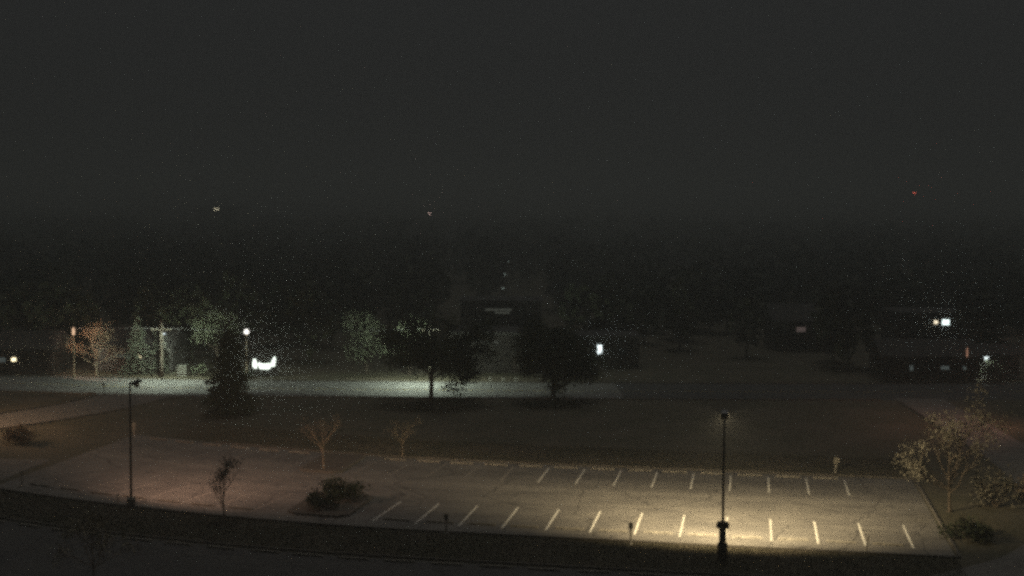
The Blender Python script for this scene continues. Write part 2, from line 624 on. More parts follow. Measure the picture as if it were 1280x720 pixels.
stops(mids(near_us, ISL), 83.9, 'near lit row', 'wheel stops of the near row')
stops(mids(far_us, ISLF), 103.6, 'far lit row', 'wheel stops of the far row')
stops([U0 + (k + .5) * W0 for k in range(-11, 6)], 74.1, 'dark row at picture bottom', 'wheel stops of the dark lower car park')


# planted islands in the left half of the lot
def island(u0, u1, v0, v1):
    m = MB()
    us, out = lin(u0, u1, 8), []
    for u in us: out.append(LW(u, v0 + .5 * (1 if u in (u0, u1) else 0)))
    for u in us[::-1]: out.append(LW(u, v1 - .5 * (1 if u in (u0, u1) else 0)))
    m.prism([(p[0], p[1], 0) for p in out], (0, 0, .15))
    o = m.build('planted_island', M['soil'])
    o['kind'] = 'structure'
    k = kerb('kerb', [(p[0], p[1]) for p in out + out[:1]], .2, .17)
    k.parent = o
    del k['kind']
    return o


island(ISL[0] + .1, ISL[1] - .1, 83.6, 90.2)
island(ISLF[0] + .1, ISLF[1] - .1, 97.0, 104.2)


# ------------------------------------------------------------------ trees
def branches(m, rg, p, d, length, r, depth, tips, spread=.6, segs=3, up=.15, nb=(2, 3), n=5):
    pts, rad = [Vector(p)], [r]
    q, dd = Vector(p), Vector(d).normalized()
    for i in range(segs):
        dd = (dd + Vector((rg.gauss(0, .12), rg.gauss(0, .12), rg.gauss(0, .06) + up * .3))).normalized()
        q = q + dd * length / segs
        pts.append(q.copy())
        rad.append(r * (1 - .45 * (i + 1) / segs))
    m.tube(pts, rad, n if depth > 1 else 4 if depth else 3, cap=False)
    if depth == 0:
        tips += [pts[-1], (pts[-1] + pts[-2]) / 2]
        return
    for k in range(rg.randint(*nb) + 1):
        t = rg.uniform(.45, 1)
        idx = min(int(t * segs), segs - 1)
        s = pts[idx].lerp(pts[idx + 1], t * segs - idx)
        a = Vector((rg.gauss(0, 1), rg.gauss(0, 1), rg.gauss(0, .5)))
        nd = (dd + a * spread).normalized()
        nd.z += up
        branches(m, rg, s, nd, length * rg.uniform(.55, .8), rad[-1] * .75, depth - 1, tips, spread, max(2, segs - 1), up, nb, n)


def broadleaf(name, label, loc, H, clear, r, leaf, leafmat, barkmat, seed, per_tip=14, tip_sigma=.35, depth=3, spread=.65, group=None, cat='tree', asp=.55, first=5, squash=1.0, up=.15, reach=1.0):
    rg = random.Random(seed)
    root = empty(name, loc)
    tag(root, label, cat, group)
    m = MB()
    tips = []
    lean = Vector((rg.gauss(0, .03), rg.gauss(0, .03), 1)).normalized()
    top = lean * (clear + (H - clear) * .45)
    pts = [Vector((0, 0, -.1)), Vector((0, 0, .15)), lean * clear * .5, lean * clear, top]
    m.tube(pts, [r * 1.5, r * 1.1, r * .95, r * .85, r * .4], 7, cap=False)
    for k in range(first):
        t = rg.uniform(0, 1)
        s = (lean * clear).lerp(top, t)
        az = 2 * math.pi * (k + rg.uniform(-.3, .3)) / first
        el = rg.uniform(.25, .8) + t * .4
        d = Vector((math.cos(az) * math.cos(el), math.sin(az) * math.cos(el), math.sin(el) * squash))
        branches(m, rg, s, d, (H - clear) * rg.uniform(.36, .5) * reach, r * .5, depth - 1, tips, spread, 3, up)
    branches(m, rg, top, Vector((0, 0, 1)), (H - clear) * .3, r * .38, depth - 1, tips, spread, 3, up)
    m.build('trunk', barkmat, root, smooth=True)
    if per_tip:
        c = MB()
        for t in tips:
            k = rg.choice((.1, .5, .9, 1.4, 2.1))
            for i in range(int(per_tip * k)):
                c.leaf((t.x + rg.gauss(0, tip_sigma), t.y + rg.gauss(0, tip_sigma), max(.15, t.z + rg.gauss(0, tip_sigma * .8))), leaf, rg, asp=asp)
        c.build('crown', leafmat, root)
    return root


def conifer(name, label, loc, H, R0, leaf, leafmat, seed, low=.4, droop=.25, dense=1.0, power=.85, group=None, barkmat=None):
    rg = random.Random(seed)
    root = empty(name, loc)
    tag(root, label, 'tree', group)
    m, c = MB(), MB()
    m.tube([(0, 0, -.1), (0, 0, H * .5), (0, 0, H * .98)], [.022 * H, .014 * H, .02], 7)
    z = low
    while z < H * .97:
        f = (1 - (z - low) / (H - low)) ** power
        Rz = R0 * f * rg.uniform(.8, 1.12)
        nb = max(4, int(9 * f + 3))
        for k in range(nb):
            az = rg.uniform(0, 6.283)
            L = Rz * rg.uniform(.7, 1.15)
            e = Vector((math.cos(az) * L, math.sin(az) * L, z - droop * L + rg.gauss(0, .08)))
            s = Vector((0, 0, z))
            mid_ = s.lerp(e, .55) + Vector((0, 0, .08 * L))
            m.tube([s, mid_, e], [.02 + .008 * L, .015, .006], 3, cap=False)
            for i in range(int(dense * (6 + 16 * L))):
                t = rg.uniform(.15, 1.05)
                q = (s.lerp(mid_, t / .55) if t < .55 else mid_.lerp(e, (t - .55) / .45))
                wd = .05 + .2 * L * t * (1.1 - t)
                c.leaf((q.x + rg.gauss(0, wd), q.y + rg.gauss(0, wd), q.z - abs(rg.gauss(0, .09 + .05 * L))), leaf, rg, flat=.6, asp=.32)
        z += .16 + .24 * f * (1 / dense ** .5)
    m.build('trunk', barkmat or M['bark'], root)
    c.build('crown', leafmat, root)
    return root


def shrub(name, label, loc, R0, H, leaf, leafmat, seed, n=900, group=None, stems=9):
    rg = random.Random(seed)
    root = empty(name, loc)
    tag(root, label, 'shrub', group)
    m, c = MB(), MB()
    cl = []
    for k in range(stems):
        az = rg.uniform(0, 6.283)
        rr = R0 * math.sqrt(rg.uniform(.05, 1))
        hh = H * rg.uniform(.55, 1) * (1 - .35 * (rr / R0) ** 2)
        e = Vector((math.cos(az) * rr, math.sin(az) * rr, hh))
        m.tube([(0, 0, -.05), (e.x * .35, e.y * .35, hh * .5), e], [.03, .02, .008], 4, cap=False)
        cl += [e, e * .7, Vector((e.x, e.y, hh * .5))]
    for i in range(n):
        q = rg.choice(cl)
        c.leaf((q.x + rg.gauss(0, R0 * .2), q.y + rg.gauss(0, R0 * .2), max(.06, q.z + rg.gauss(0, H * .12))), leaf, rg)
    m.build('stem', M['bark'], root)
    c.build('foliage', leafmat, root)
    return root


# dark trees between the lawn and the road
conifer('evergreen_tree', 'dense dark evergreen tree with a wide skirt on the lawn before the road', (-27.4, 130.8, 0), 8.6, 2.6, .17, M['leaf_dark'], 11, low=.15, droop=.18, dense=1.8, power=.55)
broadleaf('shade_tree', 'dark shade tree with a straight trunk before the bright road, hiding a pole', (-8.4, 140.6, 0), 6.4, 2.3, .24, .17, M['leaf_mid'], M['bark'], 21, per_tip=40, tip_sigma=.5, spread=.8, first=11, squash=.5, reach=1.9, up=.05)
broadleaf('shade_tree', 'dark shade tree at the right end of the bright stretch of road', (4.4, 141.3, 0), 7.2, 1.9, .27, .18, M['leaf_mid'], M['bark'], 22, per_tip=40, tip_sigma=.5, spread=.85, first=10, squash=.6, reach=1.05, up=.08)

# trees and shrubs beyond the road, caught by the street lamps
broadleaf('bare_tree', 'bare twiggy tree glowing orange beside the orange lamp post', (-48.9, 158.4, 0), 5.0, .6, .14, .10, M['leaf_brown'], M['bark_pale'], 31, per_tip=3, tip_sigma=.25, depth=4, spread=.55, first=8, asp=.3)
conifer('spruce_tree', 'taller pale green spruce with drooping branches left of the utility pole', (-44.6, 160.6, 0), 7.2, 2.4, .16, M['leaf_conifer'], 41, low=.5, droop=.42, dense=.85, power=.8)
conifer('spruce_tree', 'shorter spruce standing right against the utility pole', (-42.3, 161.4, 0), 5.6, 1.9, .15, M['leaf_conifer'], 42, low=.4, droop=.35, dense=.9, power=.75)
broadleaf('leafy_tree', 'green tree lit by the street lamp right of the utility pole', (-35.6, 163.2, 0), 6.4, 1.6, .2, .16, M['leaf_green'], M['bark'], 33, per_tip=16, tip_sigma=.4, first=7, spread=.7)
broadleaf('leafy_tree', 'faintly lit green tree beyond the road left of the shade tree', (-17.6, 163.0, 0), 6.4, 1.2, .2, .17, M['leaf_green'], M['bark'], 34, per_tip=16, tip_sigma=.5, first=7, spread=.75)
broadleaf('leafy_tree', 'faintly lit green tree directly behind the shade tree with the straight trunk', (-12.2, 161.2, 0), 6.0, 1.3, .2, .16, M['leaf_green'], M['bark'], 35, per_tip=16, tip_sigma=.5, first=7, spread=.75)
shrub('shrub', 'low dark shrub at the left foot of the glowing white sign', (-30.9, 158.4, 0), .8, 1.2, .11, M['leaf_dark'], 51, 420, stems=7)
shrub('shrub', 'low shrub beside the pale utility cabinet beyond the road', (-37.0, 159.6, 0), 1.1, 1.3, .12, M['leaf_green'], 52, 500)
shrub('shrub', 'green shrub lit by a white lamp at the right edge of the picture', (57.0, 152.0 + 7.6, 0), 2.0, 2.7, .14, M['leaf_green'], 53, 1500, stems=14)

shrub('shrub', 'dark shrub before the blinding white window right of the bright road', (10.9, 167.6, 0), 1.0, 3.3, .13, M['leaf_dark'], 54, 300, stems=7)

# small trees and shrubs round the car park
broadleaf('young_tree', 'thin pale young tree in the island between the two light pools', LW(-32.3, 97.9, .14), 3.9, .8, .06, .055, M['leaf_tan'], M['bark_pale'], 61, per_tip=5, tip_sigma=.16, depth=3, spread=.45, first=6)
broadleaf('young_tree', 'thin pale young tree behind the far row of stalls, right of the island', LW(-27.9, 105.4), 2.8, .6, .05, .055, M['leaf_tan'], M['bark_pale'], 62, per_tip=5, tip_sigma=.16, depth=3, spread=.45, first=6)
broadleaf('young_tree', 'dark young tree standing before the brown light pool of the left car park', LW(-33.6, 81.0), 3.3, .5, .07, .09, M['leaf_tan'], M['bark_pale'], 63, per_tip=3, tip_sigma=.16, depth=3, spread=.3, first=5, up=.5, squash=1.6)
broadleaf('young_tree', 'small pale tree in the bottom left corner of the picture', (-22.3, 71.4, 0), 3.4, .4, .07, .08, M['leaf_pale'], M['bark_pale'], 64, per_tip=5, tip_sigma=.2, depth=3, spread=.5, first=7)
shrub('shrub', 'round dark shrub in the near planted island', LW(-27.9, 88.2, .14), 1.5, 1.5, .12, M['leaf_mid'], 71, 900, stems=16)
shrub('shrub', 'smaller dark shrub at the front of the near planted island', LW(-28.3, 85.3, .14), 1.1, 1.1, .11, M['leaf_mid'], 72, 800, stems=12)
shrub('shrub', 'brownish shrub at the left edge beyond the car park', (-41.6, 113.6, 0), 1.4, 1.5, .12, M['leaf_brown'], 73, 900, stems=12)
broadleaf('spreading_tree', 'thin leafed spreading tree lit yellow at the right end of the car park', LW(13.3, 94.0), 6.5, .9, .11, .09, M['leaf_tan'], M['bark'], 81, per_tip=8, tip_sigma=.3, depth=3, spread=.65, first=9, reach=1.1)
shrub('shrub', 'tall dim shrub right of the spreading tree at the car park end', LW(16.6, 96.0), 1.6, 2.6, .12, M['leaf_tan'], 82, 650, stems=14)
shrub('shrub', 'low dark shrub below the spreading tree beside the last stall line', LW(13.6, 86.6), 1.5, 1.1, .12, M['leaf_dark'], 83, 1200, stems=14)
shrub('shrub', 'dim shrub under the reddish light near the right edge', LW(19.5, 99.5), 1.6, 1.9, .12, M['leaf_brown'], 84, 1000, stems=12)

# grass: coarse blades along the verges that the lamps reach
def grass_patch(name, label, area, n, seed):
    rg = np.random.default_rng(seed)
    u = rg.uniform(area[0], area[1], n)
    v = rg.uniform(area[2], area[3], n)
    v = v + .005 * np.maximum(0, -18 - u) ** 2
    x, y = u * CU + v * SU, -u * SU + v * CU
    a = rg.uniform(0, 6.283, n)
    h = rg.uniform(.05, .13, n)
    wd = rg.uniform(.012, .03, n)
    lx, ly = rg.normal(0, .05, n), rg.normal(0, .05, n)
    V = np.zeros((n, 3, 3))
    V[:, 0] = np.stack([x - wd * np.cos(a), y - wd * np.sin(a), np.zeros(n)], 1)
    V[:, 1] = np.stack([x + wd * np.cos(a), y + wd * np.sin(a), np.zeros(n)], 1)
    V[:, 2] = np.stack([x + lx, y + ly, h], 1)
    me = bpy.data.meshes.new(name)
    me.vertices.add(3 * n); me.vertices.foreach_set('co', V.ravel())
    me.loops.add(3 * n); me.loops.foreach_set('vertex_index', np.arange(3 * n))
    me.polygons.add(n); me.polygons.foreach_set('loop_start', np.arange(0, 3 * n, 3))
    me.update(calc_edges=True)
    me.materials.append(M['lawn'])
    o = bpy.data.objects.new(name, me)
    COL.objects.link(o)
    tag(o, label, 'grass', kind='stuff')


grass_patch('grass', 'rough grass verge between the two car parks', (-52, 12, 75.1, 81.2), 60000, 1)
grass_patch('grass', 'rough grass behind the far kerb of the car park', (-50, 14, 105.0, 113), 40000, 2)


# ------------------------------------------------------------------ lamp posts of the car park (shielded, throwing away from the camera)
def lot_lamp(name, label, loc, face, H, power, colr, boxes=False, tilt=13, aim=74, spread=146, visor=True):
    root = empty(name, loc, face)          # local +Y = the way it throws
    tag(root, label, 'lamp post', 'lamp posts of the car park')
    MB().tube_z((0, 0, 0), [(.3, -.05), (.3, .55 if not boxes else .95), (.26, .6 if not boxes else 1.0)], 14).build('base', M['concrete'] if not boxes else M['dark_metal'], root)
    MB().tube([(0, 0, .5), (0, 0, H + .12)], [.085, .06], 10).build('pole', M['dark_metal'], root, smooth=True)
    MB().box((0, .17, H + .04), (.07, .3, .07)).build('arm', M['dark_metal'], root)
    t = Matrix.Rotation(math.radians(tilt), 3, 'X')
    hc = Vector((0, .62, H + .05))
    m = MB()
    m.box(hc + t @ Vector((0, 0, .08)), (.44, .62, .10), t, .86)                     # roof of the shoebox
    m.box(hc + t @ Vector((0, -.30, -.02)), (.44, .02, .12), t)
    for s in (-1, 1): m.box(hc + t @ Vector((s * .21, 0, -.01)), (.02, .58, .08), t)
    head = m.build('lamp_head', M['dark_metal'], root)
    MB().box(hc + t @ Vector((0, .02, .022)), (.34, .40, .01), t).build('lens', M['lens_warm'], head)
    MB().box(hc + t @ Vector((0, -.035, -.17)), (.42, .015, .36), t).build('shield', M['baffle'], head)
    if visor: MB().box(hc + t @ Vector((0, .30, -.095)), (.44, .02, .28), t).build('visor', M['baffle'], head)       # cuts the throw below the horizon
    if boxes:
        MB().box((0, 0, 1.42), (.40, .34, .86)).build('equipment_box', M['dark_metal'], root)
        m = MB()
        m.prism([(-.37, -.2, 1.88), (.37, -.2, 1.88), (.37, -.2, 2.10), (.25, -.2, 2.24), (-.25, -.2, 2.24), (-.37, -.2, 2.10)], (0, .4, 0))
        m.build('hood', M['dark_metal'], root)
    L = bpy.data.lights.new('lamp_light', 'SPOT')
    L.energy = power
    L.color = colr
    L.shadow_soft_size = .05
    L.spot_size = math.radians(spread)
    L.spot_blend = 1.0
    lo = bpy.data.objects.new('lamp_light', L)
    COL.objects.link(lo)
    lo.parent = root
    lo.location = hc + t @ Vector((0, .02, -.06))
    lo.rotation_euler = (math.radians(aim), 0, 0)
    return root


lot_lamp('lamp_post', 'dark lamp post with boxes at its foot before the bright right car park', (12.3, 77.4, 0), -YAW, 8.4, LAMP_RIGHT, (1, .80, .48), boxes=True)
lot_lamp('lamp_post', 'dark lamp post with a shoebox head standing in the dim left car park', (-25.6, 90.2, 0), along(-41) - .12, 8.3, LAMP_LEFT, (1, .61, .43), aim=62, spread=146, visor=False)
lot_lamp('lamp_post', 'lamp post beside the driveway beyond the left edge of the picture', (-57.5, 118, 0), -1.2, 8.3, LAMP_LEFT * 2.2, (1, .62, .36))
lot_lamp('lamp_post', 'lamp post beside the side drive beyond the right edge of the picture', (51.0, 124, 0), 1.3, 8.3, LAMP_LEFT * .62, (1, .50, .36))


# ------------------------------------------------------------------ posts and signs
def sign_post(name, label, loc, H, head=None, headmat=None, lean=0, face=0, r=.058, group='small posts round the car park', postmat=None, cat='post'):
    root = empty(name, loc, face)
    root.rotation_euler = (0, lean, face)
    tag(root, label, cat, group)
    m = MB()
    m.tube([(0, 0, -.05), (0, 0, H)], r, 8)
    m.tube_z((0, 0, 0), [(r * 2, 0), (r * 2, .03), (r * 1.3, .07)], 10)
    m.build('post', postmat or M['post_paint'], root)
    if head:
        w_, h_ = head
        o = MB()
        c = .18 * w_
        pts = [(-w_ / 2, 0, c), (-w_ / 2 + c, 0, 0), (w_ / 2 - c, 0, 0), (w_ / 2, 0, c), (w_ / 2, 0, h_ - c), (w_ / 2 - c, 0, h_), (-w_ / 2 + c, 0, h_), (-w_ / 2, 0, h_ - c)]
        o.prism([(x, -r - .02, z + H - h_ * .75) for x, y, z in pts], (0, .015, 0))
        p = o.build('sign_panel', headmat, root)
        MB().box((0, -r - .002, H - h_ * .35), (.05, .02, .05)).build('bracket', M['galv'], root)
    return root


sign_post('sign_post', 'thin pale post with a dark head at the near kerb, left of the bright pool', (-4.0, 83.2, 0), 1.15, (.26, .36), M['sign_back'], face=-YAW)
sign_post('sign_post', 'thin pale post with a dark head at the near kerb inside the bright pool', (7.3, 80.9, 0), 1.25, (.24, .40), M['sign_back'], face=-YAW)
sign_post('marker_post', 'plain leaning pale post at the near kerb under the last bright stall line', (21.1, 79.2, 0), 1.05, lean=.12, face=0)
sign_post('sign_post', 'square pale sign on a leaning post behind the far row', (25.0, 103.3, 0), 1.1, (.46, .50), M['sign_pale'], lean=.09, face=0)
sign_post('sign_post', 'pale post with a small panel at the left end of the car park', (-35.3, 96.6, 0), 1.05, (.26, .2), M['sign_pale'])
sign_post('marker_post', 'short pale post just left of the left lamp post foot', (-26.9, 91.6, 0), .6, r=.05)
sign_post('sign_post', 'narrow upright sign seen just right of the left lamp post', (-33.0, 117.4, 0), 1.1, (.3, .75), M['sign_pale'])
sign_post('sign_post', 'dark post with a small panel at the driveway mouth by the road', (-43.3, 145.4 - 2.6, 0), 1.3, (.2, .35), M['sign_back'], postmat=M['dark_metal'])

# three low white blocks on the far verge of the road
for i, x in enumerate((613, 630, 646)):
    X = (x - 640) / FOC * 154.8
    m = MB().box((0, 0, .2), (.42, .32, .44), None, .8)
    m.box((0, 0, .47), (.30, .22, .1), None, .6)
    tag(m.build('bollard', M['concrete'], None, (X, 155.7, 0), .05), 'low white block beside the far kerb of the road, %s of three' % ('leftmost', 'middle', 'rightmost')[i], 'bollard', 'white blocks along the road')


# ------------------------------------------------------------------ utility poles, street lamps, wires
def utility_pole(label, loc, H, lamp=None, box=False, power=0):
    root = empty('utility_pole', loc)
    tag(root, label, 'utility pole', 'utility poles along the road')
    MB().tube([(0, 0, -.1), (0, 0, H)], [.19, .15], 10).build('pole', M['wood'], root, smooth=True)
    MB().box((0, -.2, H - 1.1), (2.4, .1, .13)).build('crossarm', M['wood'], root)
    for x in (-1.1, -.55, 1.1):
        MB().tube_z((x, -.2, H - 1.035), [(.03, 0), (.06, .04), (.04, .08), (.06, .11), (.02, .16)], 8).build('insulator', M['ceramic'], root)
    if box:
        MB().box((.34, -.1, H - 2.9), (.34, .3, .5)).build('junction_box', M['cabinet'], root)
        MB().tube([(.34, -.1, H - 2.65), (.2, -.1, H - 2.35), (.12, -.05, H - 2.2)], .025, 6).build('conduit', M['galv'], root)
    if lamp:
        e = Vector(lamp)
        s = Vector((0, -.15, H - 1.5))
        MB().tube([s, s.lerp(e, .4) + Vector((0, 0, .25)), e + Vector((0, 0, .06))], .04, 7).build('lamp_arm', M['galv'], root)
        d = (e - s); d.z = 0; d.normalize()
        rot = Matrix.Rotation(math.atan2(-d.x, d.y), 3, 'Z')
        m = MB()
        m.box(e + rot @ Vector((0, .25, .03)), (.30, .72, .12), rot, .75)
        hd = m.build('lamp_head', M['galv'], root)
        MB().box(e + rot @ Vector((0, .30, -.12)), (.18, .34, .18), rot, 1.4).build('lens', M['lens_bowl'], hd)
        L = bpy.data.lights.new('lamp_light', 'SPOT')
        L.energy = power
        L.color = (.86, 1, .80)
        L.shadow_soft_size = .08
        L.spot_size = math.radians(174)
        L.spot_blend = .12
        lo = bpy.data.objects.new('lamp_light', L)
        COL.objects.link(lo)
        lo.parent = root
        lo.location = e + rot @ Vector((0, .30, -.32))
        lo.rotation_euler = (math.radians(22), 0, 0)
    return root


utility_pole('wooden utility pole with crossarm and street lamp beyond the road, left', (-40.9, 157.4, 0), 6.8, lamp=(1.1, -3.2, 5.65), box=True, power=LAMP_ROAD * .8)
utility_pole('wooden utility pole whose pale top rises above the dark shade tree', (-9.5, 156.8, 0), 7.0, lamp=(-.6, -3.6, 5.6), power=LAMP_ROAD * .95)
utility_pole('wooden utility pole beyond the left edge of the picture', (-74, 161.5, 0), 7.0)


def wire(a, b, sag, label):
    a, b = Vector(a), Vector(b)
    pts = []
    for i in range(17):
        t = i / 16
        p = a.lerp(b, t)
        p.z -= sag * 4 * t * (1 - t)
        pts.append(p)
    tag(MB().tube(pts, .011, 4).build('power_line', M['wire']), label, 'power line', 'power lines along the road')


for x, nm in ((-1.1, 'left'), (-.55, 'middle'), (1.1, 'right')):
    wire((-40.9 + x, 157.2, 5.86), (-9.5 + x, 156.6, 6.06), .35, 'power line from the %s insulator running right between the utility poles' % nm)
    wire((-74 + x, 161.3, 6.06), (-40.9 + x, 157.2, 5.86), .35, 'power line from the %s insulator running off to the left' % nm)

# pale cabinet
root = empty('utility_cabinet', (-38.9, 158.9, 0))
tag(root, 'pale metal utility cabinet right of the wooden pole beyond the road', 'cabinet')
MB().box((0, 0, .62), (1.1, .6, 1.24)).build('body', M['cabinet'], root)
MB().box((0, 0, 1.27), (1.2, .7, .07)).build('lid', M['cabinet'], root)
for s in (-1, 1): MB().box((s * .27, -.312, .62), (.5, .02, 1.1)).build('door', M['cabinet'], root)
MB().box((.06, -.335, .65), (.03, .03, .16)).build('handle', M['galv'], root)


# small lantern posts
def lantern(label, loc, H, gm, r=.17, tall=.42, glow=None):
    root = empty('lantern_post', loc)
    tag(root, label, 'lamp post', 'lantern posts beyond the road')
    MB().tube_z((0, 0, 0), [(.16, -.05), (.16, .25), (.08, .4), (.06, H - .1), (.10, H)], 12).build('post', M['bark_pale'], root, smooth=True)
    MB().tube_z((0, 0, H), [(.08, .003), (r, .08), (r * .95, tall * .8), (.05, tall)], 14).build('globe', gm, root, smooth=True)
    MB().tube_z((0, 0, H + tall), [(.12, .002), (.08, .05), (.01, .1)], 10).build('cap', M['dark_metal'], root)
    if glow:
        L = bpy.data.lights.new('lantern_light', 'SPOT')
        L.energy, L.color, L.shadow_soft_size = glow[0], glow[1], .1
        L.spot_size, L.spot_blend = math.radians(165), .3
        lo = bpy.data.objects.new('lantern_light', L)
        COL.objects.link(lo); lo.parent = root
        lo.location = (glow[2], glow[3], H + tall * .5)
        lo.rotation_euler = Vector((-.55, -.70, .45)).to_track_quat('Z', 'Y').to_euler()   # aimed at the tree, away from camera, to keep the haze halo down
    return root


lantern('lantern post with an orange light in front of the bare tree', (-51.0, 156.8, 0), 5.0, M['globe_orange'], .16, .9, glow=(1500, (1, .66, .46), .15, .2))
lantern('lamp post with a round white globe behind the dense evergreen tree', (-31.0, 157.5, 0), 5.2, M['globe'], .30, .58)
lantern('short lantern post with an orange light near the right edge of the picture', (53.4, 157.8, 0), 3.0, M['globe_orange_dim'], .11, 1.1)


# ------------------------------------------------------------------ the glowing sign
root = empty('monument_sign', (-29.0, 160.2, 0), .0)
tag(root, 'blazing white sign beyond the road, its glow shaped to foliage gaps', 'sign')
MB().box((.1, 0, .3), (2.9, .6, .66)).build('base', M['wall_brick'], root)
MB().box((-1.1, 0, 1.38), (.72, .3, 1.46)).build('case', M['dark_metal'], root)
MB().box((.36, 0, 1.12), (2.1, .3, .94)).build('case', M['dark_metal'], root)


def glow_panel(pts): MB().prism([(x, -.165, z) for x, z in pts], (0, .012, 0)).build('panel', M['sign_white'], root)  # outlines cut like a sign seen through foliage, not its real shape


glow_panel([(-1.38, .85), (-.92, .80), (-.84, 1.25), (-.98, 1.95), (-1.30, 2.02), (-1.42, 1.45)])
glow_panel([(-.80, 1.28), (-.52, .78), (.50, .72), (.74, .95), (.80, 1.5), (-.20, 1.42), (-.70, 1.62)])
glow_panel([(.82, 1.0), (1.22, 1.12), (1.34, 1.60), (1.34, 2.28), (1.10, 2.22), (.86, 1.72)])
m = MB()
m.prism([(.84, -.15, 1.6), (1.40, -.15, 1.6), (1.40, -.15, 2.36), (1.06, -.15, 2.30)], (0, .28, 0))
m.build('case', M['dark_metal'], root)
root.location = (-29.4, 160.2, 0)


# ------------------------------------------------------------------ houses
def house(name, label, loc, size, wallmat, wins, roof='gable', face=0, door=None, lamps=()):
    w_, d_, h_ = size
    root = empty(name, loc, face)
    tag(root, label, 'building')
    MB().box((0, 0, h_ / 2 - .05), (w_, d_, h_ + .1)).build('wall', wallmat, root)
    if roof == 'gable':
        rh = .28 * d_
        m = MB()
        m.prism([(-w_ / 2 - .4, -d_ / 2 - .5, h_ - .06), (-w_ / 2 - .4, d_ / 2 + .5, h_ - .06), (-w_ / 2 - .4, d_ / 2 + .5, h_ + .06), (-w_ / 2 - .4, 0, h_ + rh), (-w_ / 2 - .4, -d_ / 2 - .5, h_ + .06)], (w_ + .8, 0, 0))
        rf = m.build('roof', M['roofing'], root)
        MB().box((w_ * .28, d_ * .12, h_ + rh * .95), (.6, .6, .9)).build('chimney', M['wall_brick'], rf)
    else:
        MB().box((0, 0, h_ + .22), (w_ + .5, d_ + .5, .34)).build('roof', M['roofing'], root)
    for (x, z, ww, hh, pm) in wins:
        m = MB()
        y = -d_ / 2 - .012
        for sx in (-1, 1): m.box((x + sx * (ww / 2 + .04), y - .02, z), (.08, .07, hh + .16))
        for sz in (-1, 1): m.box((x, y - .02, z + sz * (hh / 2 + .04)), (ww, .07, .08))
        wi = m.build('window', M['frame'], root)
        n = max(1, round(ww / .9))
        for k in range(n):
            MB().box((x - ww / 2 + ww * (k + .5) / n, y - .004, z), (ww / n - (.05 if n > 1 else 0), .012, hh)).build('pane', pm, wi)
    if door is not None:
        MB().box((door, -d_ / 2 - .03, 1.02), (.95, .08, 2.0)).build('door', M['doorpaint'], root)
        MB().box((door + .36, -d_ / 2 - .09, 1.02), (.05, .06, .14)).build('handle', M['galv'], root.children[-1])
    for (x, z, ww, hh, pm) in lamps:
        lp = MB().box((x, -d_ / 2 - .14, z), (ww + .1, .26, hh + .1), None, .9).build('wall_lamp', M['dark_metal'], root)
        MB().box((x, -d_ / 2 - .285, z - .02), (ww, .02, hh)).build('lens', pm, lp)
    return root


GD = M['glass_dark']
house('house', 'dark low house with one warm light at the left edge beyond the road', (-59.0, 163, 0), (9, 7, 3.0), M['wall_brick'],
      [(-1.4, 1.75, .9, .55, M['win_cool_dim']), (2.6, 1.75, 1.1, .9, GD)], door=-3.2, lamps=[(.1, 1.85, .55, .42, M['win_warm'])])
house('house', 'dark house with a dim strip window and a small yellow one behind the spruces', (-46.0, 167, 0), (9.5, 7, 3.1), M['wall_pale'],
      [(-1.7, 1.85, 1.5, .35, M['win_eave_dim']), (-.5, 1.75, .62, .45, M['win_cool_dim']), (.85, 1.8, .42, .42, M['win_warm'])], door=3.2)
house('shop_building', 'low dark building with a dim curved strip of light above the bright road', (-2.6, 168, 0), (10, 8, 4.6), M['wall_brick'],
      [(-.6, 3.75, 3.2, .28, M['win_eave_dim']), (-2.0, 3.95, .7, .35, M['win_eave_dim'])], roof='flat', door=3)  # strip panes glow in place of a lit roofline
house('shop_building', 'farther dark building with one dim strip of light, above the lower strip', (-1.6, 205, 0), (12, 9, 5.9), M['wall_brick'],
      [(-.4, 4.9, 4.0, .3, M['win_eave_dim']), (.2, 4.45, 2.2, .3, M['win_eave_dim'])], roof='flat', door=4)  # glowing strips here stand in for the lit eave
house('shop_building', 'dark building with a blinding white window right of the bright road', (11.6, 174, 0), (9, 7, 3.6), M['wall_brick'],
      [(-.45, 2.25, .62, 1.2, M['win_white']), (-2.1, 2.1, .6, .6, M['win_eave_dim']), (2.4, 2.0, 1.2, 1.0, GD)], roof='flat', door=3.6)
house('shop_building', 'dark building carrying two bright wall lamps on the right', (61.5, 196, 0), (13, 9, 5.2), M['wall_brick'],
      [(-3.4, 2.2, 1.4, 1.1, GD), (3.6, 2.2, 1.4, 1.1, GD)], roof='flat', door=0, lamps=[(-1.35, 4.25, .55, .5, M['flood_warm']), (.05, 4.25, 1.05, .8, M['flood'])])
house('house', 'dark house with two dim windows left of the bright wall lamps', (42.4, 196, 0), (10, 8, 4.2), M['wall_pale'],
      [(-1.2, 3.0, 1.3, .7, M['win_pink']), (1.1, 3.25, .9, .45, M['win_eave_dim'])], door=3.4)
house('house', 'long low house with three dim windows at the right beyond the road', (49.4, 162, 0), (11, 6.5, 2.9), M['wall_brick'],
      [(-2.2, 1.55, .4, .62, M['win_cool_dim']), (1.75, 1.6, 1.0, .42, M['win_cool_dim']), (4.1, 1.6, .5, .4, M['win_cool_dim'])], door=-4.2,
      lamps=[])
root = house('shed', 'shed with a white wall lamp behind the shrub at the right edge', (58.6, 163.4, 0), (4.6, 4, 2.9), M['wall_pale'], [(1.2, 1.6, .6, .6, GD)], door=.1, lamps=[(-1.75, 2.5, .5, .4, M['win_white'])])
L = bpy.data.lights.new('wall_lamp_light', 'SPOT')
L.spot_size, L.spot_blend = math.radians(150), .5
